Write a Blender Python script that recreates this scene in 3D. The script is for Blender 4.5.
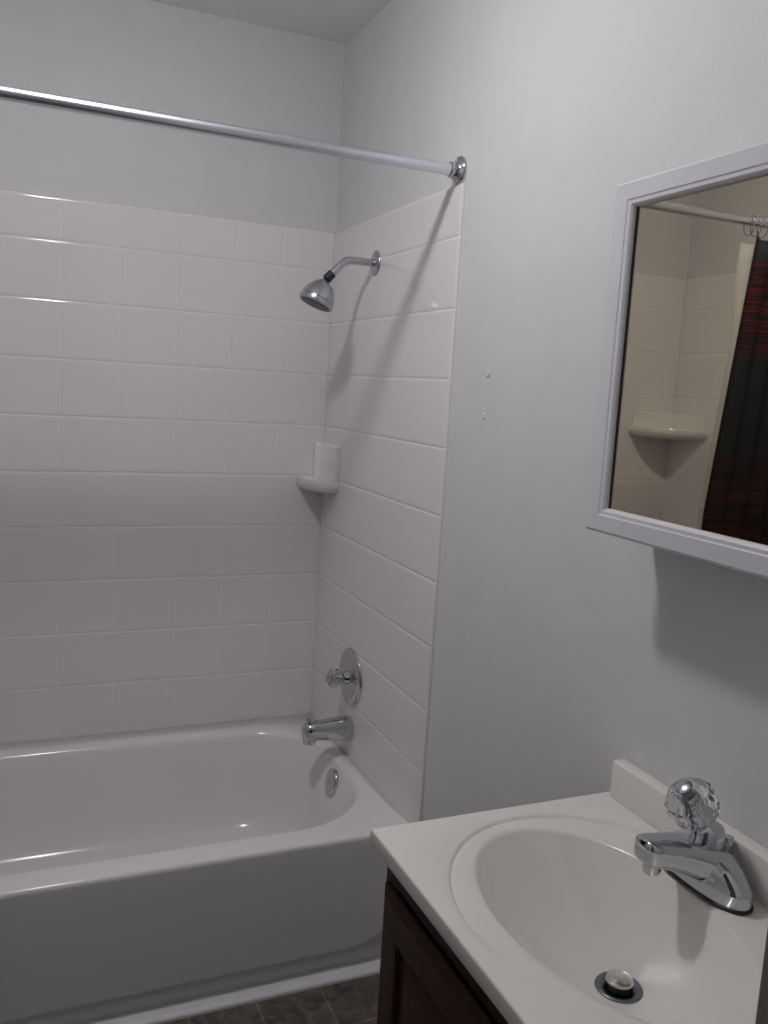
import bpy, bmesh, math, random
from mathutils import Vector, Matrix

for o in list(bpy.data.objects):
    bpy.data.objects.remove(o)
S = bpy.context.scene
COL = S.collection
PI = math.pi
random.seed(7)

# ------------------------------------------------------------------ camera
CAM_LOC = Vector((-0.8969, -2.5317, 1.3919))
YAW, PITCH, ROLL = 0.4130, -0.1404, 0.0587
FPX = 877.33
f = Vector((math.sin(YAW) * math.cos(PITCH), math.cos(YAW) * math.cos(PITCH), math.sin(PITCH)))
r0 = Vector((math.cos(YAW), -math.sin(YAW), 0))
u0 = r0.cross(f)
r = math.cos(ROLL) * r0 + math.sin(ROLL) * u0
u = -math.sin(ROLL) * r0 + math.cos(ROLL) * u0
cam_data = bpy.data.cameras.new('camera')
cam_data.sensor_fit = 'VERTICAL'
cam_data.sensor_height = 36.0
cam_data.lens = FPX * 36.0 / 1024.0
cam_data.clip_start = 0.02
cam = bpy.data.objects.new('camera', cam_data)
COL.objects.link(cam)
cam.matrix_world = Matrix(((r.x, u.x, -f.x, CAM_LOC.x), (r.y, u.y, -f.y, CAM_LOC.y), (r.z, u.z, -f.z, CAM_LOC.z), (0, 0, 0, 1)))
S.camera = cam

# ------------------------------------------------------------------ world, light, exposure
LIGHT_POS = (-0.74, -1.145)
LIGHT_STRENGTH = 160.0
LIGHT_COLOR = (1.0, 0.966, 0.966)
world = bpy.data.worlds.new('world')
S.world = world
world.use_nodes = True
bg = world.node_tree.nodes['Background']
bg.inputs['Color'].default_value = (0.75, 0.82, 1.0, 1)
bg.inputs['Strength'].default_value = 0.02
S.view_settings.view_transform = 'Standard'
S.view_settings.look = 'None'
S.view_settings.gamma = 1.0
S.view_settings.use_curve_mapping = False
S.view_settings.exposure = 0.0
S.cycles.sample_clamp_indirect = 4.0
S.cycles.max_bounces = 14
S.cycles.transmission_bounces = 12
S.cycles.glossy_bounces = 6
S.cycles.diffuse_bounces = 6

# ------------------------------------------------------------------ measures
RIM = 0.352          # bathtub rim
TILE_TOP = 1.835
SEAM1 = 1.7236       # first full horizontal seam
TS = 0.1524          # tile pitch
CEIL = 2.362
PW = 0.006           # painted wall sits this far behind the tile face
XL = -1.524          # foot wall tile face
CT = 0.7745           # counter top
YC = -1.722          # basin centre line
FRONT = -2.19        # room side of the doorway wall

# ------------------------------------------------------------------ materials
def newmat(name):
    m = bpy.data.materials.new(name)
    m.use_nodes = True
    nt = m.node_tree
    return m, nt, nt.nodes['Principled BSDF']

def setc(b, color, rough, metal=0.0, spec=0.5):
    b.inputs['Base Color'].default_value = (*color, 1)
    b.inputs['Roughness'].default_value = rough
    b.inputs['Metallic'].default_value = metal
    b.inputs['Specular IOR Level'].default_value = spec

def add_noise_bump(nt, b, scale, strength, dist=0.001, detail=3.0):
    tc = nt.nodes.new('ShaderNodeNewGeometry')
    n = nt.nodes.new('ShaderNodeTexNoise')
    n.inputs['Scale'].default_value = scale
    n.inputs['Detail'].default_value = detail
    bp = nt.nodes.new('ShaderNodeBump')
    bp.inputs['Strength'].default_value = strength
    bp.inputs['Distance'].default_value = dist
    nt.links.new(tc.outputs['Position'], n.inputs['Vector'])
    nt.links.new(n.outputs['Fac'], bp.inputs['Height'])
    nt.links.new(bp.outputs['Normal'], b.inputs['Normal'])
    return n

def add_noise_color(nt, b, scale, c1, c2, lo=0.35, hi=0.65, detail=4.0):
    tc = nt.nodes.new('ShaderNodeNewGeometry')
    n = nt.nodes.new('ShaderNodeTexNoise')
    n.inputs['Scale'].default_value = scale
    n.inputs['Detail'].default_value = detail
    rp = nt.nodes.new('ShaderNodeValToRGB')
    rp.color_ramp.elements[0].position = lo
    rp.color_ramp.elements[1].position = hi
    rp.color_ramp.elements[0].color = (*c1, 1)
    rp.color_ramp.elements[1].color = (*c2, 1)
    nt.links.new(tc.outputs['Position'], n.inputs['Vector'])
    nt.links.new(n.outputs['Fac'], rp.inputs['Fac'])
    nt.links.new(rp.outputs['Color'], b.inputs['Base Color'])

def simple(name, color, rough, metal=0.0, spec=0.5, bump=None, mottled=0.0, mscale=8.0):
    m, nt, b = newmat(name)
    setc(b, color, rough, metal, spec)
    if mottled:
        add_noise_color(nt, b, mscale, tuple(c * (1 - mottled) for c in color), tuple(min(1, c * (1 + mottled)) for c in color))
    if bump:
        add_noise_bump(nt, b, *bump)
    return m

M = {}
M['paint'] = simple('wall paint', (0.66, 0.66, 0.673), 0.55, spec=0.3, bump=(190.0, 0.22, 0.0012, 2.0), mottled=0.015)
M['ceiling'] = simple('ceiling paint', (0.86, 0.86, 0.865), 0.8, spec=0.2, bump=(120.0, 0.25, 0.0012, 2.0), mottled=0.015)
M['tile'] = simple('glazed white tile', (0.775, 0.757, 0.762), 0.09, bump=(22.0, 0.10, 0.002, 1.0), mottled=0.012, mscale=3.0)
M['enamel'] = simple('white tub enamel', (0.79, 0.78, 0.78), 0.16, bump=(14.0, 0.05, 0.002, 1.0), mottled=0.01, mscale=3.0)
M['ceramic'] = simple('white ceramic', (0.77, 0.755, 0.75), 0.15, mottled=0.01)
M['marble'] = simple('cream cultured marble', (0.755, 0.735, 0.71), 0.17, bump=(40.0, 0.02, 0.001, 1.0), mottled=0.012, mscale=5.0)
M['trim'] = simple('white caulk strip', (0.72, 0.72, 0.74), 0.4, bump=(90.0, 0.1, 0.001, 2.0), mottled=0.02, mscale=30)
M['chrome'] = simple('polished chrome', (0.56, 0.575, 0.60), 0.07, metal=1.0, bump=(60.0, 0.01, 0.001, 1.0))
M['satin'] = simple('satin chrome', (0.50, 0.51, 0.54), 0.24, metal=1.0, bump=(300.0, 0.02, 0.001, 1.0))
M['rod'] = simple('aluminium rod', (0.76, 0.79, 0.85), 0.27, metal=1.0, bump=(200.0, 0.01, 0.001, 1.0))
M['black'] = simple('black rubber', (0.012, 0.012, 0.014), 0.45, mottled=0.05)
M['collar'] = simple('navy plastic collar', (0.014, 0.018, 0.030), 0.35, mottled=0.05)
M['nozzle'] = simple('dark nozzle face', (0.03, 0.033, 0.036), 0.4, mottled=0.2, mscale=240.0)
M['frame'] = simple('white cabinet frame', (0.66, 0.66, 0.71), 0.35, bump=(160.0, 0.03, 0.001, 2.0), mottled=0.01)
M['cabbody'] = simple('cabinet body paint', (0.50, 0.49, 0.49), 0.45, mottled=0.02)
M['gasket'] = simple('painted gap shade', (0.03, 0.035, 0.05), 0.4, mottled=0.05)  # near-black colour painting the dark gap between mirror frame and glass
M['casing'] = simple('taupe door casing', (0.23, 0.215, 0.18), 0.5, bump=(40.0, 0.05, 0.001, 2.0), mottled=0.03)
M['darkmetal'] = simple('worn drain metal', (0.20, 0.215, 0.25), 0.33, metal=0.9, bump=(120.0, 0.08, 0.001, 2.0))
M['stopper'] = simple('worn chrome stopper', (0.62, 0.61, 0.57), 0.2, metal=1.0, bump=(120.0, 0.04, 0.001, 2.0))
M['fixture'] = simple('white fixture metal', (0.75, 0.75, 0.75), 0.4, mottled=0.01)

# mirror glass with a warm tint
M['mirror'] = simple('warm tinted mirror', (0.67, 0.61, 0.485), 0.012, metal=1.0, bump=(6.0, 0.002, 0.0005, 1.0))

# acrylic
m, nt, b = newmat('clear acrylic')
setc(b, (0.93, 0.94, 0.95), 0.03)
b.inputs['IOR'].default_value = 1.49
b.inputs['Transmission Weight'].default_value = 1.0
add_noise_bump(nt, b, 30.0, 0.004, 0.001, 1.0)
M['acrylic'] = m

# glowing dome
m, nt, b = newmat('lit opal glass')
setc(b, (0.9, 0.9, 0.88), 0.4)
b.inputs['Emission Color'].default_value = (*LIGHT_COLOR, 1)
b.inputs['Emission Strength'].default_value = LIGHT_STRENGTH
M['lamp'] = m

# dark stained wood, grain along z
m, nt, b = newmat('dark stained wood')
setc(b, (0.03, 0.015, 0.010), 0.36, spec=0.32)
g = nt.nodes.new('ShaderNodeNewGeometry')
mp = nt.nodes.new('ShaderNodeMapping'); mp.inputs['Scale'].default_value = (60, 60, 4)
n = nt.nodes.new('ShaderNodeTexNoise'); n.inputs['Scale'].default_value = 1.0; n.inputs['Detail'].default_value = 5
rp = nt.nodes.new('ShaderNodeValToRGB')
rp.color_ramp.elements[0].position = 0.3; rp.color_ramp.elements[0].color = (0.015, 0.0070, 0.0052, 1)
rp.color_ramp.elements[1].position = 0.7; rp.color_ramp.elements[1].color = (0.044, 0.019, 0.0125, 1)
nt.links.new(g.outputs['Position'], mp.inputs['Vector']); nt.links.new(mp.outputs['Vector'], n.inputs['Vector'])
nt.links.new(n.outputs['Fac'], rp.inputs['Fac']); nt.links.new(rp.outputs['Color'], b.inputs['Base Color'])
M['wood'] = m

# floor: grey-brown stone-look planks with pale joints
m, nt, b = newmat('stone look floor')
setc(b, (0.08, 0.07, 0.06), 0.42)
g = nt.nodes.new('ShaderNodeNewGeometry')
mp = nt.nodes.new('ShaderNodeMapping')
mp.inputs['Rotation'].default_value = (0, 0, PI / 2)
mp.inputs['Location'].default_value = (0.30, 0.222 - TS, 0)
br = nt.nodes.new('ShaderNodeTexBrick')
br.inputs['Scale'].default_value = 1.0
br.inputs['Brick Width'].default_value = 0.61
br.inputs['Row Height'].default_value = 0.153
br.inputs['Mortar Size'].default_value = 0.0016
br.inputs['Mortar Smooth'].default_value = 0.3
br.inputs['Color1'].default_value = (0.85, 0.85, 0.85, 1)
br.inputs['Color2'].default_value = (1.0, 1.0, 1.0, 1)
br.inputs['Mortar'].default_value = (2.1, 2.1, 2.1, 1)
n = nt.nodes.new('ShaderNodeTexNoise'); n.inputs['Scale'].default_value = 26; n.inputs['Detail'].default_value = 7; n.inputs['Distortion'].default_value = 1.2
rp = nt.nodes.new('ShaderNodeValToRGB')
rp.color_ramp.elements[0].position = 0.34; rp.color_ramp.elements[0].color = (0.062, 0.052, 0.046, 1)
rp.color_ramp.elements[1].position = 0.68; rp.color_ramp.elements[1].color = (0.165, 0.145, 0.13, 1)
mx = nt.nodes.new('ShaderNodeMix'); mx.data_type = 'RGBA'; mx.blend_type = 'MULTIPLY'; mx.inputs['Factor'].default_value = 1.0
nt.links.new(g.outputs['Position'], mp.inputs['Vector']); nt.links.new(mp.outputs['Vector'], br.inputs['Vector'])
nt.links.new(g.outputs['Position'], n.inputs['Vector']); nt.links.new(n.outputs['Fac'], rp.inputs['Fac'])
nt.links.new(rp.outputs['Color'], mx.inputs['A']); nt.links.new(br.outputs['Color'], mx.inputs['B'])
nt.links.new(mx.outputs['Result'], b.inputs['Base Color'])
bp = nt.nodes.new('ShaderNodeBump'); bp.inputs['Strength'].default_value = 0.15; bp.inputs['Distance'].default_value = 0.002
nt.links.new(n.outputs['Fac'], bp.inputs['Height']); nt.links.new(bp.outputs['Normal'], b.inputs['Normal'])
M['floor'] = m

# curtain cloth: charcoal with bands of thin red threads
m, nt, b = newmat('charcoal cloth with red threads')
setc(b, (0.02, 0.021, 0.025), 0.8, spec=0.15)
g = nt.nodes.new('ShaderNodeNewGeometry')
sx = nt.nodes.new('ShaderNodeSeparateXYZ')
nt.links.new(g.outputs['Position'], sx.inputs['Vector'])
band = nt.nodes.new('ShaderNodeValToRGB')
band.color_ramp.interpolation = 'LINEAR'
mr = nt.nodes.new('ShaderNodeMapRange'); mr.inputs['From Min'].default_value = 0.0; mr.inputs['From Max'].default_value = 2.0
nt.links.new(sx.outputs['Z'], mr.inputs['Value']); nt.links.new(mr.outputs['Result'], band.inputs['Fac'])
cr = band.color_ramp
cr.elements[0].position = 0.0; cr.elements[0].color = (0, 0, 0, 1)
cr.elements[1].position = 1.0; cr.elements[1].color = (0, 0, 0, 1)
for p_, v_ in ((0.30, 0), (0.31, 0.7), (0.40, 0.8), (0.41, 0), (0.455, 0), (0.465, 0.7), (0.595, 0.55), (0.63, 0.35), (0.64, 0), (0.762, 0), (0.77, 0.7), (0.80, 1), (0.86, 1), (0.878, 0.8), (0.884, 0)):
    e = cr.elements.new(p_); e.color = (v_, v_, v_, 1)
mp = nt.nodes.new('ShaderNodeMapping'); mp.inputs['Scale'].default_value = (6, 6, 190)
n = nt.nodes.new('ShaderNodeTexNoise'); n.inputs['Scale'].default_value = 1.0; n.inputs['Detail'].default_value = 2.0
nt.links.new(g.outputs['Position'], mp.inputs['Vector']); nt.links.new(mp.outputs['Vector'], n.inputs['Vector'])
rp = nt.nodes.new('ShaderNodeValToRGB')
rp.color_ramp.elements[0].position = 0.44; rp.color_ramp.elements[0].color = (0.010, 0.010, 0.012, 1)
rp.color_ramp.elements[1].position = 0.66; rp.color_ramp.elements[1].color = (0.095, 0.013, 0.016, 1)
nt.links.new(n.outputs['Fac'], rp.inputs['Fac'])
mx = nt.nodes.new('ShaderNodeMix'); mx.data_type = 'RGBA'
mx.inputs['A'].default_value = (0.020, 0.021, 0.025, 1)
nt.links.new(band.outputs['Color'], mx.inputs['Factor']); nt.links.new(rp.outputs['Color'], mx.inputs['B'])
nt.links.new(mx.outputs['Result'], b.inputs['Base Color'])
M['curtain'] = m

# translucent liner
m, nt, b = newmat('milky vinyl liner')
setc(b, (0.72, 0.72, 0.70), 0.35)
b.inputs['Transmission Weight'].default_value = 0.35
b.inputs['Alpha'].default_value = 0.5
add_noise_bump(nt, b, 15.0, 0.1, 0.002, 2.0)
M['liner'] = m

# ------------------------------------------------------------------ mesh helpers
def link(name, bm, mat, parent=None, smooth=True, angle=None, loc=None):
    bmesh.ops.recalc_face_normals(bm, faces=bm.faces[:])
    me = bpy.data.meshes.new(name)
    bm.to_mesh(me); bm.free()
    me.materials.append(M[mat])
    if smooth:
        for p in me.polygons:
            p.use_smooth = True
        if angle:
            me.set_sharp_from_angle(angle=math.radians(angle))
    o = bpy.data.objects.new(name, me)
    COL.objects.link(o)
    if parent is not None:
        o.parent = parent
        # meshes are written in world coordinates; parents are unrotated empties or meshes at the origin
        o.matrix_parent_inverse = Matrix.Translation(parent.location).inverted() if parent.type == 'EMPTY' else Matrix()
    return o

def thing(name, label, cat, loc=(0, 0, 0), group=None):
    o = bpy.data.objects.new(name, None)
    o.empty_display_size = 0.05
    COL.objects.link(o)
    o.location = loc
    o['label'] = label; o['category'] = cat; o['kind'] = 'thing'
    if group: o['group'] = group
    return o

def tag(o, label, cat, group=None):
    o['label'] = label; o['category'] = cat; o['kind'] = 'thing'
    if group: o['group'] = group
    return o

def structure(o, label=None, cat='room'):
    o['kind'] = 'structure'
    if label: o['label'] = label
    o['category'] = cat
    return o

def box(bm, a, c, bevel=0.0, seg=2):
    x0, y0, z0 = [min(p, q) for p, q in zip(a, c)]
    x1, y1, z1 = [max(p, q) for p, q in zip(a, c)]
    v = [bm.verts.new(p) for p in ((x0, y0, z0), (x1, y0, z0), (x1, y1, z0), (x0, y1, z0), (x0, y0, z1), (x1, y0, z1), (x1, y1, z1), (x0, y1, z1))]
    fs = [bm.faces.new([v[i] for i in q]) for q in ((0, 3, 2, 1), (4, 5, 6, 7), (0, 1, 5, 4), (1, 2, 6, 5), (2, 3, 7, 6), (3, 0, 4, 7))]
    if bevel:
        ed = list({e for fc in fs for e in fc.edges})
        bmesh.ops.bevel(bm, geom=ed, offset=bevel, segments=seg, profile=0.5, affect='EDGES')
    return fs

def loft(bm, rings, close=True, cap0=True, cap1=True):
    vs = [[bm.verts.new(p) for p in rg] for rg in rings]
    n = len(vs[0])
    for a, c in zip(vs[:-1], vs[1:]):
        for i in range(n if close else n - 1):
            j = (i + 1) % n
            bm.faces.new((a[i], a[j], c[j], c[i]))
    if cap0: bm.faces.new(list(reversed(vs[0])))
    if cap1: bm.faces.new(vs[-1])
    return vs

def basis(axis):
    a = Vector(axis).normalized()
    h = Vector((0, 0, 1)) if abs(a.z) < 0.9 else Vector((1, 0, 0))
    e1 = a.cross(h).normalized()
    return a, e1, a.cross(e1).normalized()

def lathe(bm, origin, axis, profile, n=32, cap0=True, cap1=True):
    """profile: list of (distance along axis, radius)"""
    a, e1, e2 = basis(axis)
    o = Vector(origin)
    rings = []
    for d, rr in profile:
        rr = max(rr, 0.0002)
        rings.append([o + a * d + (e1 * math.cos(2 * PI * i / n) + e2 * math.sin(2 * PI * i / n)) * rr for i in range(n)])
    loft(bm, rings, True, cap0, cap1)

def tube(bm, pts, rad, n=16, caps=True):
    pts = [Vector(p) for p in pts]
    rads = rad if isinstance(rad, (list, tuple)) else [rad] * len(pts)
    rings = []
    ref = None
    for i, p in enumerate(pts):
        t = (pts[min(i + 1, len(pts) - 1)] - pts[max(i - 1, 0)]).normalized()
        if ref is None:
            _, e1, _ = basis(t)
        else:
            e1 = (ref - t * ref.dot(t)).normalized()
        ref = e1
        e2 = t.cross(e1)
        rings.append([p + (e1 * math.cos(2 * PI * k / n) + e2 * math.sin(2 * PI * k / n)) * rads[i] for k in range(n)])
    loft(bm, rings, True, caps, caps)

def smoothstep(a, c, x):
    t = max(0.0, min(1.0, (x - a) / (c - a)))
    return t * t * (3 - 2 * t)

# ------------------------------------------------------------------ room shell
T = 0.10
def slab(name, a, c, mat, label=None):
    bm = bmesh.new(); box(bm, a, c)
    return structure(link(name, bm, mat, smooth=False), label)

BACK_Y = -3.4
slab('floor', (XL - PW - T, BACK_Y - T, -0.08), (PW + T, PW + T, 0.0), 'floor', 'dark grey-brown stone-look plank floor')
slab('ceiling', (XL - PW - T, BACK_Y - T, CEIL), (PW + T, PW + T, CEIL + 0.08), 'ceiling', 'pale grey ceiling above the tub')
slab('wall_right', (PW, BACK_Y, 0), (PW + T, PW + T, CEIL), 'paint', 'light grey painted wall behind sink and shower fittings')
slab('wall_back', (XL - PW - T, PW, 0), (PW, PW + T, CEIL), 'paint', 'light grey painted wall above the long tiled side')
slab('wall_left', (XL - PW - T, BACK_Y, 0), (XL - PW, PW, CEIL), 'paint', 'light grey painted wall at the foot of the tub')
slab('wall_hall', (XL - PW - T, BACK_Y - T, 0), (PW + T, BACK_Y, CEIL), 'paint')
bm = bmesh.new()                       # wall with the doorway the picture is taken through
DX = -0.485; DL = -1.28; DH = 2.03
box(bm, (DX + 0.018, FRONT - 0.12, 0), (PW, FRONT, CEIL))
box(bm, (XL - PW, FRONT - 0.12, 0), (DL - 0.018, FRONT, CEIL))
box(bm, (DL - 0.018, FRONT - 0.12, DH + 0.018), (DX + 0.018, FRONT, CEIL))
structure(link('wall_front', bm, 'paint', smooth=False), 'light grey wall around the doorway')
bm = bmesh.new()
box(bm, (DX, FRONT - 0.13, 0), (DX + 0.018, FRONT + 0.002, DH + 0.018), 0.002)
box(bm, (DL - 0.018, FRONT - 0.13, 0), (DL, FRONT + 0.002, DH + 0.018), 0.002)
box(bm, (DL, FRONT - 0.13, DH), (DX, FRONT + 0.002, DH + 0.018), 0.002)
structure(link('trim_2', bm, 'casing', smooth=False), 'taupe door jamb at the right edge beside the sink')

# ------------------------------------------------------------------ tile panels
def seam_coords(lo, hi, seams):
    offs = (0.010, 0.0045, 0.0033, 0.0022, 0.0011, 0.0)
    c = {lo, hi, lo + 0.001, lo + 0.0025, lo + 0.0042, lo + 0.006, lo + 0.010, hi - 0.001, hi - 0.0025, hi - 0.0042, hi - 0.006, hi - 0.010}
    for s in seams:
        for o in offs:
            for q in (s - o, s + o):
                if lo + 0.010 < q < hi - 0.010: c.add(q)
    ss = [lo] + [s for s in seams if lo < s < hi] + [hi]
    for a, d in zip(ss[:-1], ss[1:]):
        c.add(0.5 * (a + d))
    return sorted(c)

def tile_panel(name, to3d, ulo, uhi, useams, vlo, vhi, vseams, vdepth, hdepth, parent, bull):
    """to3d(u, v, h): h out of the wall; grooves along u (rows) and v (columns)"""
    us = seam_coords(ulo, uhi, useams); vs = seam_coords(vlo, vhi, vseams)
    rng = random.Random(name + str(ulo))
    tilts = {}
    def h(uu, vv):
        dv = min(abs(vv - s) for s in vseams); du = min(abs(uu - s) for s in useams)
        g = max(hdepth * (1 - smoothstep(0, 0.0045, dv)), vdepth * (1 - smoothstep(0, 0.0040, du)))
        i = sum(1 for s in useams if s < uu); j = sum(1 for s in vseams if s < vv)
        if (i, j) not in tilts:
            tilts[(i, j)] = (rng.uniform(-1, 1) * 0.0016, rng.uniform(-1, 1) * 0.0022, uu, vv)
        a, c, cu, cv = tilts[(i, j)]
        flat = smoothstep(0.0, 0.010, min(dv, du))
        e = 0.0
        for side, d in (('u0', uu - ulo), ('u1', uhi - uu), ('v0', vv - vlo), ('v1', vhi - vv)):
            if side in bull: e = max(e, 0.0046 * (1 - min(1, d / 0.006)) ** 2)
        return -g - e + (a * (uu - cu) + c * (vv - cv)) * flat * 0.5
    bm = bmesh.new()
    grid = [[bm.verts.new(to3d(a, d, h(a, d))) for d in vs] for a in us]
    for i in range(len(us) - 1):
        for j in range(len(vs) - 1):
            bm.faces.new((grid[i][j], grid[i + 1][j], grid[i + 1][j + 1], grid[i][j + 1]))
    rim = [(i, 0) for i in range(len(us))] + [(len(us) - 1, j) for j in range(1, len(vs))] + [(i, len(vs) - 1) for i in range(len(us) - 2, -1, -1)] + [(0, j) for j in range(len(vs) - 2, 0, -1)]
    back = [bm.verts.new(to3d(us[i], vs[j], -PW + 0.0004)) for i, j in rim]
    front = [grid[i][j] for i, j in rim]
    for k in range(len(rim)):
        q = (k + 1) % len(rim)
        bm.faces.new((front[k], front[q], back[q], back[k]))
    o = link('tile_panel', bm, 'tile', parent, angle=50)
    return o

rows = [SEAM1 - k * TS for k in range(0, 9)]
cols = [-(0.146 + k * 0.1525) for k in range(0, 10)]
ycols = [-(0.146 + k * 0.1525) for k in range(0, 5)]
tag(tile_panel('back', lambda a, d, h: (a, -h, d), XL + 0.0002, -0.0002, cols, RIM - 0.001, TILE_TOP, rows, 0.00020, 0.00095, None, ('v1',)),
    'white glazed square tile panel along the long back side of the tub', 'tile panel')
tag(tile_panel('right', lambda a, d, h: (-h, a, d), -0.80, -0.0002, ycols, RIM - 0.001, TILE_TOP, rows, 0.00006, 0.0012, None, ('v1', 'u0')),
    'white glazed tile panel behind the shower head and tub spout', 'tile panel')
tag(tile_panel('left', lambda a, d, h: (XL + h, a, d), -0.80, -0.0002, ycols, RIM - 0.001, TILE_TOP, rows, 0.00006, 0.0012, None, ('v1', 'u0')),
    'white glazed tile panel at the far tub end, seen only in the mirror', 'tile panel')

# ------------------------------------------------------------------ bathtub
def rrect(x0, x1, y0, y1, rad, n=24):
    """rounded rectangle, 4 corner arcs of n+1 points each, counter-clockwise from (x1, y0)"""
    pts = []
    for cx, cy, a0 in ((x1 - rad, y0 + rad, -PI / 2), (x1 - rad, y1 - rad, 0), (x0 + rad, y1 - rad, PI / 2), (x0 + rad, y0 + rad, PI)):
        for k in range(n + 1):
            a = a0 + PI / 2 * k / n
            pts.append((cx + rad * math.cos(a), cy + rad * math.sin(a)))
    return pts

def bridge_sub(pts, m=10):
    """adds points on the straight runs between arcs so that large faces stay well shaped"""
    n = len(pts); out = []
    arc = n // 4
    for i, p in enumerate(pts):
        out.append(p)
        if (i + 1) % arc == 0:
            q = pts[(i + 1) % n]
            for k in range(1, m):
                out.append((p[0] + (q[0] - p[0]) * k / m, p[1] + (q[1] - p[1]) * k / m))
    return out

TX0, TX1, TY0, TY1 = XL - 0.004, 0.004, -0.764, 0.004
OX0, OX1, OY0, OY1 = -1.455, -0.036, -0.692, -0.078
tub = thing('bathtub', 'white built-in bathtub with plain front apron along the tiled wall', 'bathtub', (-0.76, -0.385, 0))
bm = bmesh.new()
ringsz = []
def ring(x0, x1, y0, y1, rad, z):
    return [(p[0], p[1], z) for p in bridge_sub(rrect(x0, x1, y0, y1, rad))]
# outside, from below the front lip up over the rim, then down into the bowl
def outer(ins, z, lip=0.0): return ring(TX0, TX1, TY0 + ins, TY1, 0.002, z)
prof_out = [(0.0, RIM - 0.05), (0.0, RIM - 0.024), (0.0, RIM - 0.015), (0.0, RIM - 0.0105), (0.0010, RIM - 0.0065), (0.0035, RIM - 0.0030), (0.0070, RIM - 0.0010), (0.012, RIM - 0.0002), (0.018, RIM)]
for ins, z in prof_out: ringsz.append(outer(ins, z))
inner = [(-0.008, 0.0, 0.235), (-0.002, -0.0012, 0.232), (0.004, -0.005, 0.228), (0.0085, -0.012, 0.225), (0.012, -0.022, 0.222), (0.018, -0.055, 0.218), (0.028, -0.11, 0.21), (0.040, -0.18, 0.20), (0.050, -0.225, 0.19), (0.064, -0.257, 0.18), (0.086, -0.278, 0.165), (0.115, -0.286, 0.14), (0.16, -0.289, 0.10), (0.22, -0.2905, 0.05)]
for ins, dz, rad in inner:
    ie = ins * 1.35 if ins > 0.012 else ins * 1.0
    il = ins * (2.2 if ins > 0.012 else 1.0)
    ringsz.append(ring(OX0 + il, OX1 - ie, OY0 + ins, OY1 - ins, rad, RIM + dz))
loft(bm, ringsz, True, False, True)
# front apron with a raised panel that stops above a recessed foot
def apron_y(x, z):
    zb = 0.061
    d = min(x - TX0, TX1 - x)
    if d < 0.17: zb += (1 - math.sqrt(max(0, 1 - ((0.17 - max(d, 0.03)) / 0.14) ** 2))) * 0.07
    k = smoothstep(zb - 0.007, zb + 0.007, z)
    return TY0 + 0.022 * (1 - k)
xs = [TX0 + 0.0012 + (TX1 - TX0 - 0.0024) * i / 120 for i in range(121)]
zs = [0.0, 0.02] + [0.03 + 0.004 * i for i in range(28)] + [0.17, 0.22, 0.27, RIM - 0.05]
g = [[bm.verts.new((x, apron_y(x, z), z)) for z in zs] for x in xs]
for i in range(len(xs) - 1):
    for j in range(len(zs) - 1):
        bm.faces.new((g[i][j], g[i + 1][j], g[i + 1][j + 1], g[i][j + 1]))
link('tub_shell', bm, 'enamel', tub)
# overflow plate on the drain end
OVX, OVY, OVZ = -0.067, -0.375, 0.299
bm = bmesh.new()
axis = (-0.97, 0, 0.22)
lathe(bm, (OVX + 0.006, OVY, OVZ), axis, [(-0.004, 0.036), (0.004, 0.037), (0.007, 0.035), (0.0095, 0.028), (0.0105, 0.016), (0.011, 0.0)], 40)
ov = link('overflow_plate', bm, 'chrome', tub, angle=60)
bm = bmesh.new()
a_, e1_, e2_ = basis(axis)
lathe(bm, Vector((OVX + 0.006, OVY, OVZ)) + a_ * 0.0105, axis, [(0, 0.006), (0.002, 0.006), (0.0035, 0.004), (0.004, 0.0)], 16)
link('screw', bm, 'satin', ov)
# drain at the bottom (hidden behind the rim)
bm = bmesh.new()
lathe(bm, (-0.27, -0.385, RIM - 0.291), (0, 0, 1), [(0, 0.034), (0.003, 0.034), (0.004, 0.028), (0.001, 0.022), (0.001, 0.0)], 28)
link('tub_drain', bm, 'chrome', tub, angle=60)

# white strip where the apron meets the floor
bm = bmesh.new()
sec = [(-0.7405, 0.0), (-0.785, 0.0), (-0.7855, 0.006), (-0.783, 0.010), (-0.777, 0.0130), (-0.768, 0.0145), (-0.7405, 0.0145)]
loft(bm, [[(XL + 0.002, y, z) for y, z in sec], [(PW - 0.001, y, z) for y, z in sec]], True, True, True)
structure(link('trim_1', bm, 'trim', angle=40), 'white caulked strip along the foot of the tub')

# ------------------------------------------------------------------ vanity cabinet
CY0, CY1 = -2.003, -1.478       # cabinet sides
CX = -0.398                     # face frame front
CTOP = CT - 0.0245
van = thing('vanity_cabinet', 'dark brown wooden vanity cabinet under the cream sink top', 'cabinet', (-0.2, -1.725, 0))
bm = bmesh.new()
box(bm, (0.004, CY1, 0.0), (CX + 0.019, CY1 - 0.016, CTOP), 0.0008)
box(bm, (0.004, CY0, 0.0), (CX + 0.019, CY0 + 0.016, CTOP), 0.0008)
box(bm, (0.004, CY0 + 0.016, 0.09), (CX + 0.019, CY1 - 0.016, 0.105))
box(bm, (CX + 0.075, CY0 + 0.016, 0.0), (CX + 0.060, CY1 - 0.016, 0.09))
box(bm, (0.004, CY0 + 0.016, 0.105), (-0.002, CY1 - 0.016, CTOP))
link('carcass', bm, 'wood', van, smooth=False)
bm = bmesh.new()
box(bm, (CX, CY1, 0.09), (CX + 0.019, CY1 - 0.04, CTOP), 0.001)
box(bm, (CX, CY0, 0.09), (CX + 0.019, CY0 + 0.04, CTOP), 0.001)
box(bm, (CX, CY0 + 0.04, CTOP - 0.045), (CX + 0.019, CY1 - 0.04, CTOP), 0.001)
box(bm, (CX, CY0 + 0.04, 0.09), (CX + 0.019, CY1 - 0.04, 0.13), 0.001)
link('face_frame', bm, 'wood', van, smooth=False)
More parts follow.
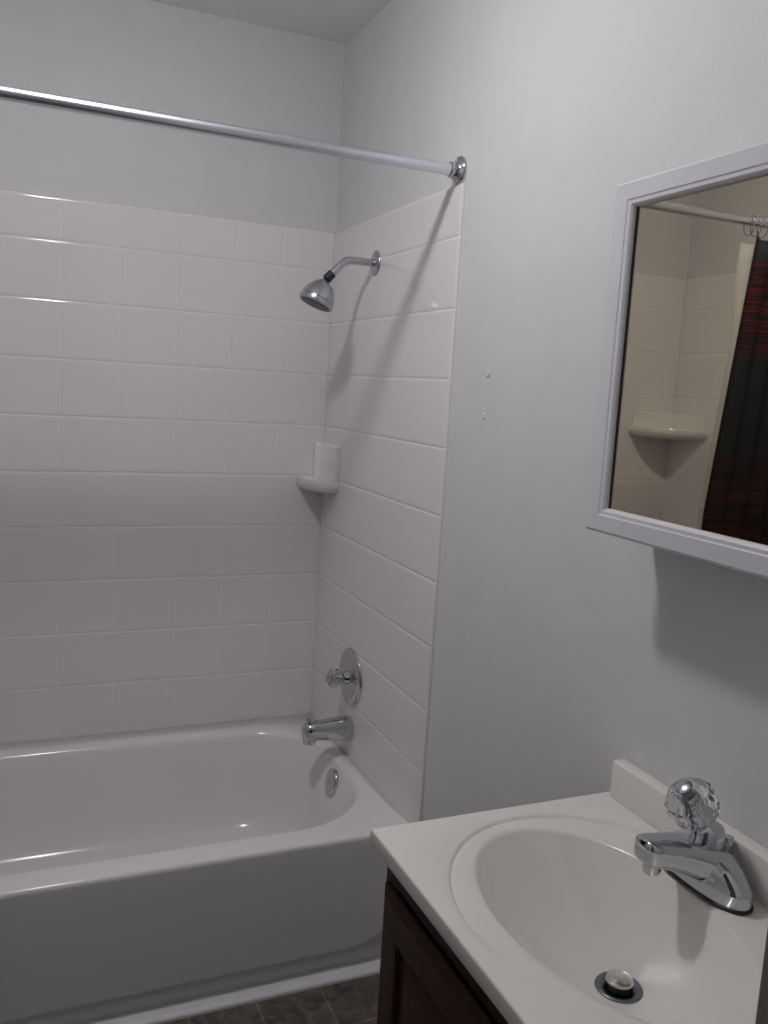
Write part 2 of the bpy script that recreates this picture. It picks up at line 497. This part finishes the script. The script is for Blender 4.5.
# one overlay door with a raised centre panel
DY0, DY1, DZ0, DZ1 = CY0 + 0.012, CY1 - 0.008, 0.115, 0.702
bm = bmesh.new()
def drect(ins, x): return [(x, DY0 + ins, DZ0 + ins), (x, DY1 - ins, DZ0 + ins), (x, DY1 - ins, DZ1 - ins), (x, DY0 + ins, DZ1 - ins)]
XD = CX - 0.0005
loft(bm, [drect(0, XD), drect(0, XD - 0.004), drect(0.002, XD - 0.0055), drect(0.013, XD - 0.0105), drect(0.016, XD - 0.0110), drect(0.058, XD - 0.0110), drect(0.061, XD - 0.0095), drect(0.064, XD - 0.0035), drect(0.070, XD - 0.0035), drect(0.098, XD - 0.0095), drect(0.102, XD - 0.0100)], True, True, True)
door = link('door', bm, 'wood', van, smooth=False)
bm = bmesh.new()
lathe(bm, (XD - 0.011, DY0 + 0.03, 0.60), (-1, 0, 0), [(0, 0.008), (0.010, 0.006), (0.016, 0.014), (0.022, 0.015), (0.027, 0.009), (0.028, 0)], 20)
link('knob', bm, 'satin', door)

# ------------------------------------------------------------------ sink top
top = thing('bathroom_sink', 'cream one-piece sink top with oval basin on the dark vanity', 'sink', (-0.2, YC, CT))
RX0, RX1, RY0, RY1 = -0.4215, 0.004, -2.015, -1.466
N = 144
DRX, DRY, DDEP = -0.175, YC, 0.126
DRR = 0.029
angs = [2 * PI * i / N for i in range(N)]
OCX = -0.20
def rect_hit(a, ins):
    c_, s_ = math.cos(a), math.sin(a)
    x0, x1, y0, y1 = RX0 + ins, RX1 - ins, RY0 + ins, RY1 - ins
    tx = ((x1 - OCX) / c_ if c_ > 0 else (x0 - OCX) / c_) if abs(c_) > 1e-9 else 1e9
    ty = ((y1 - YC) / s_ if s_ > 0 else (y0 - YC) / s_) if abs(s_) > 1e-9 else 1e9
    t = min(tx, ty)
    return [OCX + c_ * t, YC + s_ * t]
def rect_ring(ins):
    pts = [rect_hit(a, ins) for a in angs]
    for cx, cy in ((RX0 + ins, RY0 + ins), (RX1 - ins, RY0 + ins), (RX0 + ins, RY1 - ins), (RX1 - ins, RY1 - ins)):
        k = min(range(N), key=lambda i: (pts[i][0] - cx) ** 2 + (pts[i][1] - cy) ** 2)
        pts[k] = [cx, cy]
    return pts
BSX = -0.020                  # backsplash front
NEAR = 0.028                  # the bowl is a little longer towards the doorway
def ell(cx, ax, ay):
    out = []
    for a in angs:
        x, y = cx + ax * math.cos(a), YC + (ay + (NEAR if math.sin(a) < 0 else 0)) * math.sin(a)
        out.append([min(x, BSX - 0.004), y])
    return out
def ledge(x, y):
    return smoothstep(-0.098, -0.086, x) * (1 - smoothstep(0.080, 0.086, abs(y - YC)))
bm = bmesh.new()
rings = []
IN_CX, IN_AX, IN_AY = -0.2205, 0.1365, 0.199
# bowl rings: from the drain outwards
prof = [(0.0, -DDEP), (0.02, -DDEP + 0.0012), (0.06, -DDEP + 0.0034), (0.13, -DDEP + 0.0080), (0.22, -DDEP + 0.0145), (0.34, -DDEP + 0.0255), (0.46, -DDEP + 0.0390), (0.58, -DDEP + 0.0545), (0.68, -DDEP + 0.0690), (0.77, -DDEP + 0.0830), (0.84, -DDEP + 0.0950), (0.89, -DDEP + 0.1040), (0.93, -DDEP + 0.1098), (0.96, -DDEP + 0.1158), (0.98, -DDEP + 0.1196), (1.0, -DDEP + 0.1217), (1.02, -DDEP + 0.1224)]
for t, z in prof:
    cx = DRX + (IN_CX - DRX) * (t ** 0.85 if t < 1 else 1); ax = DRR + (IN_AX - DRR) * t; ay = DRR + (IN_AY - DRR) * t
    rings.append([(cx + ax * math.cos(a), YC + (ay + (NEAR * t if math.sin(a) < 0 else 0)) * math.sin(a), CT + z) for a in angs])
inner_ring = ell(IN_CX, IN_AX + 0.0025, IN_AY + 0.0035)
groove_in = ell(OCX, 0.195, 0.222); groove_out = ell(OCX, 0.1975, 0.2255); groove_far = ell(OCX, 0.200, 0.228)
def zz(x, y, z): return z * (1 - ledge(x, y)) * (1 - 0.8 * smoothstep(-1.70, -1.80, y) * (1 - smoothstep(-0.25, -0.12, x)))
for t, z in ((0.15, -0.0036), (0.5, -0.0034), (0.85, -0.0034), (1.0, -0.0042)):
    rings.append([(p[0] + (q[0] - p[0]) * t, p[1] + (q[1] - p[1]) * t, 0) for p, q in zip(inner_ring, groove_in)])
    rings[-1] = [(x, y, CT + zz(x, y, z)) for x, y, _ in rings[-1]]
rings.append([(x, y, CT + zz(x, y, -0.0012)) for x, y in groove_out])
rings.append([(x, y, CT) for x, y in groove_far])
rect_in = rect_ring(0.003)
for t in (0.5, 1.0):
    rings.append([(p[0] + (q[0] - p[0]) * t, p[1] + (q[1] - p[1]) * t, CT) for p, q in zip(groove_far, rect_in)])
for ins, z in ((0.0022, -0.0001), (0.0009, -0.0008), (0.0001, -0.0021), (0.0, -0.0030), (0.0, -0.0040), (0.0, -0.0215), (0.001, -0.0235), (0.004, -0.0242), (0.03, -0.0242)):
    rings.append([(x, y, CT + z) for x, y in rect_ring(ins)])
loft(bm, rings, True, False, False)
link('basin_top', bm, 'marble', top, angle=50)
bm = bmesh.new()
box(bm, (BSX, -2.015, CT - 0.001), (0.005, -1.481, CT + 0.060), 0.003, 3)
link('backsplash', bm, 'marble', top, angle=50)
bm = bmesh.new()
dz = CT - DDEP
lathe(bm, (DRX, DRY, dz), (0, 0, 1), [(-0.012, 0.0300), (0.0012, 0.0304), (0.0028, 0.029), (0.0024, 0.0245), (-0.002, 0.0175), (-0.010, 0.016), (-0.012, 0.0)], 44)
fl = link('drain_flange', bm, 'darkmetal', top, angle=60)
bm = bmesh.new()
lathe(bm, (DRX, DRY, dz), (0.0, 0, 1), [(-0.012, 0.012), (0.003, 0.0135), (0.009, 0.0138), (0.009, 0.0165), (0.0110, 0.0178), (0.0135, 0.0172), (0.0155, 0.013), (0.0165, 0.006), (0.0168, 0.0)], 40)
st = link('drain_stopper', bm, 'stopper', top, angle=40)
bm = bmesh.new()
lathe(bm, (DRX, DRY, dz), (0, 0, 1), [(-0.0115, 0.0145), (0.0078, 0.0150), (0.0088, 0.0140), (0.0088, 0.0)], 32)
link('rubber_seal', bm, 'black', st)

# ------------------------------------------------------------------ sink faucet
FX = -0.056
fau = thing('sink_faucet', 'chrome sink faucet with one clear acrylic ball knob', 'faucet', (FX, YC, CT))
def stadium(sx, sy, z, cx=FX, p=2.5, n=64):
    out = []
    for i in range(n):
        a = 2 * PI * i / n
        c_, s_ = math.cos(a), math.sin(a)
        out.append((cx + sx * math.copysign(abs(c_) ** (2 / p), c_), YC + sy * math.copysign(abs(s_) ** (2 / p), s_), z))
    return out
bm = bmesh.new()
loft(bm, [stadium(0.0305, 0.0795, CT + 0.0003), stadium(0.031, 0.080, CT + 0.003), stadium(0.030, 0.079, CT + 0.0045)])
link('gasket', bm, 'black', fau, angle=60)
bm = bmesh.new()
B0 = CT + 0.0046
body = [(1.0, 1.0, 0.0), (1.0, 1.0, 0.015), (0.985, 0.993, 0.0175), (0.95, 0.965, 0.0195), (0.94, 0.92, 0.024), (0.91, 0.82, 0.0315), (0.87, 0.70, 0.0385), (0.80, 0.56, 0.0440), (0.64, 0.40, 0.0475), (0.3, 0.18, 0.0485), (0.02, 0.01, 0.0485)]
loft(bm, [stadium(0.029 * a, 0.0780 * c, B0 + z, FX, 2.4) for a, c, z in body])
link('base_body', bm, 'chrome', fau, angle=35)
bm = bmesh.new()
secs = [(-0.030, 0.801, 0.040, 0.022), (-0.048, 0.8030, 0.0450, 0.0270), (-0.068, 0.8080, 0.0410, 0.0270), (-0.080, 0.8130, 0.0360, 0.0252), (-0.098, 0.8200, 0.0300, 0.0220), (-0.118, 0.8260, 0.0250, 0.0198), (-0.139, 0.8305, 0.0228, 0.0186), (-0.152, 0.8330, 0.0208, 0.0174), (-0.158, 0.8340, 0.0180, 0.0160), (-0.1610, 0.8342, 0.0130, 0.0125)]
rg = []
for x, zc, hw, hh in secs:
    q = []
    for i in range(36):
        a = 2 * PI * i / 36
        c_, s_ = math.cos(a), math.sin(a)
        q.append((x, YC + hw * math.copysign(abs(c_) ** 0.6, c_), zc + hh * math.copysign(abs(s_) ** 0.6, s_)))
    rg.append(q)
loft(bm, rg)
sp = link('spout', bm, 'chrome', fau, angle=60)
bm = bmesh.new()
lathe(bm, (-0.143, YC, 0.816), (0.1, 0, -1), [(-0.004, 0.0118), (0.010, 0.0118), (0.0125, 0.0108), (0.0125, 0.0085), (0.009, 0.008), (0.009, 0.0)], 28)
link('aerator', bm, 'chrome', sp, angle=50)
HB = Vector((-0.054, YC, CT + 0.067))      # handle pivot
HA = Vector((-0.58, 0, 0.82)).normalized()
bm = bmesh.new()
lathe(bm, (HB.x, HB.y, CT + 0.040), (0, 0, 1), [(0, 0.0235), (0.006, 0.0222), (0.032, 0.0212), (0.038, 0.0185), (0.042, 0.012), (0.043, 0.0)], 36)
link('bonnet', bm, 'chrome', fau, angle=60)
bm = bmesh.new()
lathe(bm, HB + HA * 0.012, HA, [(0, 0.007), (0.020, 0.0065), (0.021, 0.0115), (0.025, 0.012), (0.060, 0.0105), (0.062, 0.0)], 24)
stem = link('handle_stem', bm, 'chrome', fau, angle=40)
def crystal_knob(name, origin, axis, rad, height, parent, lobes=7):
    bm = bmesh.new()
    a, e1, e2 = basis(axis)
    o = Vector(origin)
    prof = [(0.0, 0.50), (0.08, 0.68), (0.28, 0.93), (0.48, 1.0), (0.66, 0.97), (0.82, 0.80), (0.94, 0.56), (1.0, 0.42)]
    n = lobes * 2
    rr = []
    for k, (d, q) in enumerate(prof):
        row = []
        for i in range(n):
            ph = 2 * PI * (i + 0.5 * (k % 2)) / n
            w = 1.0 if (i % 2 == 0) else (0.955 if 0 < k < 6 else 0.985)
            row.append(o + a * (d * height) + (e1 * math.cos(ph) + e2 * math.sin(ph)) * (rad * q * w))
        rr.append(row)
    loft(bm, rr)
    return link(name, bm, 'acrylic', parent, smooth=False)
kn = crystal_knob('acrylic_knob', HB + HA * 0.026, HA, 0.0345, 0.060, fau)
bm = bmesh.new()
lathe(bm, HB + HA * 0.0862, HA, [(0, 0.0115), (0.0015, 0.0115), (0.003, 0.009), (0.0035, 0.0)], 28)
link('knob_cap', bm, 'satin', kn, angle=50)
bm = bmesh.new()
lathe(bm, (-0.0285, YC - 0.012, CT + 0.012), (0, 0, 1), [(0, 0.0028), (0.036, 0.0028), (0.037, 0.006), (0.045, 0.0075), (0.052, 0.0062), (0.054, 0.0)], 20)
link('lift_rod', bm, 'chrome', fau, angle=60)

# ------------------------------------------------------------------ medicine cabinet with mirror
MX = -0.106                       # front of the frame
MY0, MY1, MZ0, MZ1 = -1.878, -1.4685, 1.2015, 1.695
FW, FH = 0.0425, 0.0370
med = thing('medicine_cabinet', 'white framed mirror cabinet hung on the grey wall above the sink', 'cabinet', (PW, -1.68, 1.20))
bm = bmesh.new()
box(bm, (PW - 0.0005, MY0 + 0.014, MZ0 + 0.008), (MX + 0.022, MY1 - 0.014, MZ1 - 0.012), 0.002)
link('cabinet_body', bm, 'cabbody', med, smooth=False)
bm = bmesh.new()
def mrect(ins, x, k=1.0): return [(x, MY0 + ins * FW / FH, MZ0 + ins), (x, MY1 - ins * FW / FH, MZ0 + ins), (x, MY1 - ins * FW / FH, MZ1 - ins), (x, MY0 + ins * FW / FH, MZ1 - ins)]
prof = [(0.001, MX + 0.0215), (0.0, MX + 0.018), (0.0, MX + 0.008), (0.0012, MX + 0.004), (0.005, MX), (0.0265, MX), (0.0280, MX + 0.0012), (0.0295, MX + 0.0014), (0.0330, MX + 0.0014), (0.0355, MX + 0.0035), (0.0370, MX + 0.006), (0.0370, MX + 0.0125), (0.0370, MX + 0.0215)]
loft(bm, [mrect(i, x) for i, x in prof] + [mrect(*prof[0])], True, False, False)
bmesh.ops.remove_doubles(bm, verts=bm.verts[:], dist=1e-6)
fr = link('door_frame', bm, 'frame', med, smooth=False)
bm = bmesh.new()
box(bm, (MX + 0.0100, MY0 + FW - 0.004, MZ0 + FH - 0.004), (MX + 0.0135, MY1 - FW + 0.004, MZ1 - FH + 0.004))
link('mirror_glass', bm, 'mirror', fr, smooth=False)
for yy in (MY1 - FW - 0.0016, MY0 + FW):
    bm = bmesh.new()
    box(bm, (MX + 0.0085, yy, MZ0 + FH), (MX + 0.0099, yy + 0.0016, MZ1 - FH))
    link('gap_shade', bm, 'gasket', fr, smooth=False)  # dark strip on the glass, shade of the frame gap put into its colour

# ------------------------------------------------------------------ shower curtain rod
RY, RZ = -0.773, 1.862
rod = thing('shower_curtain_rod', 'straight metal shower curtain rod spanning above the tub front', 'curtain rod', (-0.76, RY, RZ))
bm = bmesh.new()
tube(bm, [(XL - PW + 0.002, RY, RZ), (-1.0, RY, RZ), (-0.5, RY, RZ), (PW - 0.002, RY, RZ)], 0.0125, 28)
link('pole', bm, 'rod', rod, angle=60)
for x, d in ((PW, -1), (XL - PW, 1)):
    bm = bmesh.new()
    lathe(bm, (x, RY, RZ), (d, 0, 0), [(0.0, 0.0305), (0.004, 0.0310), (0.007, 0.0295), (0.010, 0.0235), (0.014, 0.0185), (0.022, 0.0168), (0.026, 0.0160), (0.026, 0.0127)], 36)
    fl = link('end_flange', bm, 'chrome', rod, angle=40)
    for s in (-1, 1):
        bm = bmesh.new()
        lathe(bm, (x + d * 0.0065, RY, RZ + s * 0.0245), (d, 0, 0), [(0, 0.0042), (0.002, 0.0040), (0.0032, 0.0024), (0.0035, 0)], 14)
        link('screw_head', bm, 'satin', fl)

# ------------------------------------------------------------------ shower head
SY, SZ = -0.337, 1.714
sh = thing('shower_fixture', 'chrome shower head on a bent arm high on the tiled wall', 'shower head', (0, SY, SZ))
bm = bmesh.new()
lathe(bm, (0.0, SY, SZ), (-1, 0, 0), [(0.0, 0.0315), (0.002, 0.0315), (0.0045, 0.029), (0.0075, 0.021), (0.0100, 0.0135), (0.0102, 0.0)], 36)
link('wall_flange', bm, 'satin', sh, angle=50)
P0 = Vector((0.0, SY, SZ)); pts = [P0, Vector((-0.03, SY, SZ - 0.0003))]
cxb, rb = -0.066, 0.040
for k in range(0, 9):
    a = math.radians(47) * k / 8
    pts.append(Vector((cxb - rb * math.sin(a), SY, SZ - rb * (1 - math.cos(a)))))
dirn = Vector((-math.cos(math.radians(47)), 0, -math.sin(math.radians(47))))
pts.append(pts[-1] + dirn * 0.042)
E1 = pts[-1]
bm = bmesh.new(); tube(bm, pts, 0.0098, 20)
link('shower_arm', bm, 'satin', sh, angle=60)
bm = bmesh.new()
lathe(bm, E1 - dirn * 0.006, dirn, [(0, 0.0105), (0.001, 0.0122), (0.021, 0.0122), (0.023, 0.0105), (0.0235, 0)], 20)
link('swivel_collar', bm, 'collar', sh, angle=40)
HD = Vector((-0.385, 0.0, -0.923)).normalized()
H0 = E1 + dirn * 0.018
bm = bmesh.new()
lathe(bm, H0, HD, [(0.0, 0.009), (0.004, 0.0130), (0.010, 0.0215), (0.019, 0.0300), (0.030, 0.0375), (0.043, 0.0428), (0.0530, 0.0452), (0.0540, 0.0443), (0.0550, 0.0462), (0.0635, 0.0470), (0.0675, 0.0462), (0.0695, 0.0433), (0.0685, 0.040), (0.0665, 0.0)], 44)
hb = link('spray_bell', bm, 'satin', sh, angle=40)
bm = bmesh.new()
lathe(bm, H0, HD, [(0.0668, 0.0395), (0.0700, 0.0392), (0.0710, 0.035), (0.0705, 0.020), (0.0705, 0.0)], 40)
link('spray_face', bm, 'nozzle', hb, angle=50)

# ------------------------------------------------------------------ tub valve
VY, VZ = -0.324, 0.581
va = thing('tub_valve', 'round chrome valve plate with clear acrylic knob above the tub spout', 'faucet', (0, VY, VZ))
bm = bmesh.new()
lathe(bm, (0.0, VY, VZ), (-1, 0, 0), [(0.0, 0.0815), (0.002, 0.082), (0.005, 0.080), (0.009, 0.073), (0.012, 0.062), (0.0135, 0.045), (0.0138, 0.024), (0.0138, 0.0)], 56)
link('valve_plate', bm, 'chrome', va, angle=60)
bm = bmesh.new()
lathe(bm, (-0.0130, VY, VZ), (-1, 0, 0), [(0, 0.0215), (0.003, 0.0210), (0.014, 0.0175), (0.016, 0.0125), (0.044, 0.0105), (0.045, 0)], 28)
link('valve_stem', bm, 'chrome', va, angle=40)
crystal_knob('acrylic_knob', (-0.026, VY, VZ), (-1, 0, 0), 0.0300, 0.046, va, 6)

# ------------------------------------------------------------------ tub spout
PY = -0.335
ts = thing('tub_spout', 'chrome tub spout with lift knob below the round valve plate', 'tub spout', (0, PY, 0.436))
bm = bmesh.new()
secs = [(0.0, 0.436, 0.0335, 0.027), (-0.003, 0.436, 0.0350, 0.0285), (-0.020, 0.4365, 0.0345, 0.028), (-0.045, 0.4375, 0.0325, 0.0265), (-0.075, 0.4380, 0.0295, 0.0255), (-0.100, 0.4388, 0.0272, 0.0245), (-0.120, 0.4388, 0.0258, 0.0240), (-0.131, 0.4375, 0.0238, 0.0225), (-0.1375, 0.4345, 0.0185, 0.0180), (-0.1405, 0.4320, 0.0100, 0.0100)]
rg = []
for x, zc, hh, hw in secs:
    q = []
    for i in range(32):
        a = 2 * PI * i / 32
        c_, s_ = math.cos(a), math.sin(a)
        q.append((x, PY + hw * math.copysign(abs(c_) ** 0.85, c_), zc + hh * math.copysign(abs(s_) ** 0.8, s_)))
    rg.append(q)
loft(bm, rg)
lathe(bm, (-0.120, PY, 0.425), (0, 0, -1), [(0, 0.019), (0.016, 0.0185), (0.022, 0.0172), (0.022, 0.0145), (0.016, 0.014), (0.016, 0)], 28)
link('spout_body', bm, 'chrome', ts, angle=50)
bm = bmesh.new()
lathe(bm, (-0.125, PY, 0.460), (0, 0, 1), [(0, 0.0045), (0.007, 0.0040), (0.009, 0.0075), (0.013, 0.0085), (0.016, 0.0075), (0.0175, 0.0)], 20)
link('diverter_knob', bm, 'chrome', ts, angle=50)

# ------------------------------------------------------------------ corner shelves
def corner_shelf(cx, sgn, legb, legw, z0, tray, wall_up_b, wall_up_w, up, th, label, n=20):
    """corner at x = cx on the back wall; sgn: direction of the room along x"""
    t = thing('corner_shelf', label, 'shelf', (cx, 0, z0))
    bm = bmesh.new()
    def outline(sc, z, lift=0.0):
        pts = [(cx + sgn * 0.0003, -0.0003, z)]
        for k in range(n + 1):
            a = PI / 2 * k / n
            pts.append((cx + sgn * max(0.0003, legb * sc * math.cos(a) ** 0.80), -max(0.0003, legw * sc * math.sin(a) ** 0.80), z))
        return pts
    ccx, ccy = cx + sgn * legb * 0.36, -legw * 0.36
    def inset(k, z): return [(ccx + (x - ccx) * k, ccy + (y - ccy) * k, z) for x, y, _ in outline(1.0, z)]
    loft(bm, [outline(0.80, z0 - tray * 0.55), outline(0.92, z0 - tray * 0.3), outline(0.985, z0), outline(1.0, z0 + tray * 0.35), outline(1.0, z0 + tray * 0.75), inset(0.975, z0 + tray), inset(0.92, z0 + tray), inset(0.84, z0 + tray * 0.72), inset(0.5, z0 + tray * 0.60)], True, True, True)
    link('tray', bm, 'ceramic', t, angle=50)
    bm = bmesh.new()
    zt = z0 + up
    # upstand: one piece turning the corner, slightly thicker at the foot
    def section(z, k, sc):
        lb, lw = wall_up_b * sc, wall_up_w * sc
        tt = th * k
        return [(cx + sgn * 0.0003, -0.0003, z), (cx + sgn * lb, -0.0003, z), (cx + sgn * lb, -tt * 0.8, z), (cx + sgn * (tt + 0.004), -(tt), z), (cx + sgn * tt, -(tt + 0.004), z), (cx + sgn * tt * 0.8, -lw, z), (cx + sgn * 0.0003, -lw, z)]
    loft(bm, [section(z0 + tray * 0.3, 1.9, min(1.03, 1.0)), section(z0 + tray * 1.0, 1.7, 1.0), section(z0 + tray * 1.5, 1.25, 0.99), section(z0 + tray * 2.2, 1.0, 0.985), section(zt - 0.006, 0.95, 0.98), section(zt - 0.001, 0.8, 0.97), section(zt, 0.55, 0.96)], True, True, True)
    bmesh.ops.bevel(bm, geom=[e for e in bm.edges if abs(e.verts[0].co.z - e.verts[1].co.z) > 0.01], offset=0.0015, segments=2, affect='EDGES')
    link('upstand', bm, 'ceramic', t, angle=45)
    return t
corner_shelf(0.0, -1, 0.084, 0.150, 1.088, 0.024, 0.034, 0.142, 0.128, 0.015, 'small white ceramic corner shelf with tall back, below the shower head')
corner_shelf(XL, 1, 0.192, 0.187, 1.286, 0.024, 0.182, 0.177, 0.075, 0.010, 'wide white corner shelf at far tub end, seen in the mirror')

# ------------------------------------------------------------------ shower curtain, liner and rings
def curtain_mesh(name, xr, xl, yfun, ztop, zbot, folds, amp, mat, thick, nz=44, nx=200, phase=0.0):
    bm = bmesh.new()
    grid = []
    for j in range(nz + 1):
        t = j / nz
        row = []
        for i in range(nx + 1):
            s = i / nx
            z = ztop(s) * (1 - t) + zbot * t
            x = xr(z) + (xl - xr(z)) * s
            a = amp * (0.65 + 0.5 * t) * (0.8 + 0.2 * math.sin(s * 17 + 1.3))
            w = 2 * PI * folds * s + phase + 0.5 * math.sin(3 * t + s * 5)
            row.append(bm.verts.new((x + 0.35 * a * math.cos(w * 2) * min(1, 20 * s * (1 - s)), yfun(z) + a * math.sin(w), z)))
        grid.append(row)
    for j in range(nz):
        for i in range(nx):
            bm.faces.new((grid[j][i], grid[j][i + 1], grid[j + 1][i + 1], grid[j + 1][i]))
    o = link(name, bm, mat)
    md = o.modifiers.new('cloth thickness', 'SOLIDIFY'); md.thickness = thick; md.offset = 0
    return o
NR = 9
CXR, CXL = -1.028, -1.50
ring_x = [CXR + 0.002 - 0.023 * k if k < 3 else CXR - 0.044 - (CXR - CXL - 0.075) * (k - 2) / (NR - 3) for k in range(NR)]
def ztop_c(s):
    return 1.834 - 0.020 * abs(math.sin(PI * (s * (NR - 1) + 0.0))) 
cur = curtain_mesh('shower_curtain', lambda z: CXR + 0.075 * (1.824 - z) / 0.75 if z > 1.12 else CXR + 0.070, CXL, lambda z: RY - 0.028, ztop_c, 0.10, 8.0, 0.012, 'curtain', 0.0012)
tag(cur, 'charcoal shower curtain with red thread bands, seen in the mirror', 'shower curtain')
lin = curtain_mesh('shower_liner', lambda z: (CXR + 0.075 * (1.824 - z) / 0.75 if z > 1.12 else CXR + 0.070) - 0.004 + 0.028 * smoothstep(1.50, 1.80, z), CXL, lambda z: RY - 0.005, lambda s: 1.806, 0.13, 7.0, 0.0045, 'liner', 0.0006, phase=1.0)
tag(lin, 'milky white shower liner hanging behind the charcoal curtain edge', 'shower liner')
def ring_obj():
    root = thing('curtain_ring', '', 'curtain ring', (0, 0, 0), 'curtain rings along the rod')
    bm = bmesh.new()
    pts = []
    for k in range(29):
        a = PI / 2 + 2 * PI * k / 28
        rx = 0.0175; rz = 0.0255
        pts.append((0.0, rx * math.cos(a), -0.0105 + rz * math.sin(a)))
    tube(bm, pts[:-1] + [pts[0]], 0.0014, 8, False)
    link('wire_loop', bm, 'chrome', root)
    for k in range(-2, 3):
        a = PI / 2 + k * 0.33
        bm = bmesh.new()
        bmesh.ops.create_uvsphere(bm, u_segments=12, v_segments=8, radius=0.0032, matrix=Matrix.Translation((0.0, 0.0175 * math.cos(a), -0.0105 + 0.0255 * math.sin(a))))
        link('roller_bead', bm, 'chrome', root)
    return root
ORD = ['first', 'second', 'third', 'fourth', 'fifth', 'sixth', 'seventh', 'eighth', 'ninth']
proto = ring_obj()
for i, x in enumerate(ring_x):
    if i == 0:
        o = proto
    else:
        o = proto.copy(); COL.objects.link(o)
        for ch in proto.children:
            c = ch.copy(); COL.objects.link(c); c.parent = o
    o.location = (x, RY, RZ)
    o['label'] = ORD[i] + ' chrome beaded curtain ring from the open edge of the charcoal curtain'

# ------------------------------------------------------------------ two painted-over screw anchors on the wall
for (y, z), lab in (((-0.955, 1.432), 'upper of two small painted-over screw holes in the grey wall'), ((-0.951, 1.346), 'lower of two small painted-over screw holes in the grey wall')):
    bm = bmesh.new()
    lathe(bm, (PW - 0.0003, y, z), (-1, 0, 0), [(0.0, 0.0085), (0.0006, 0.0072), (0.0015, 0.0052), (0.0018, 0.0040), (0.0008, 0.0024), (0.0004, 0.0)], 20)
    tag(link('screw_hole', bm, 'paint'), lab, 'screw hole', 'painted-over screw holes')

# ------------------------------------------------------------------ ceiling light (the room's lamp, above the frame)
cl = thing('ceiling_light', 'round opal ceiling lamp on the ceiling in front of the tub', 'lamp', (LIGHT_POS[0], LIGHT_POS[1], CEIL))
bm = bmesh.new()
lathe(bm, (LIGHT_POS[0], LIGHT_POS[1], CEIL), (0, 0, -1), [(0.0, 0.100), (0.040, 0.095), (0.050, 0.078), (0.050, 0.0)], 40)
link('lamp_base', bm, 'fixture', cl, angle=40)
bm = bmesh.new()
lathe(bm, (LIGHT_POS[0], LIGHT_POS[1], CEIL - 0.0502), (0, 0, -1), [(0.0, 0.070), (0.012, 0.069), (0.022, 0.062), (0.030, 0.048), (0.035, 0.028), (0.0365, 0.0)], 40)
link('opal_dome', bm, 'lamp', cl)
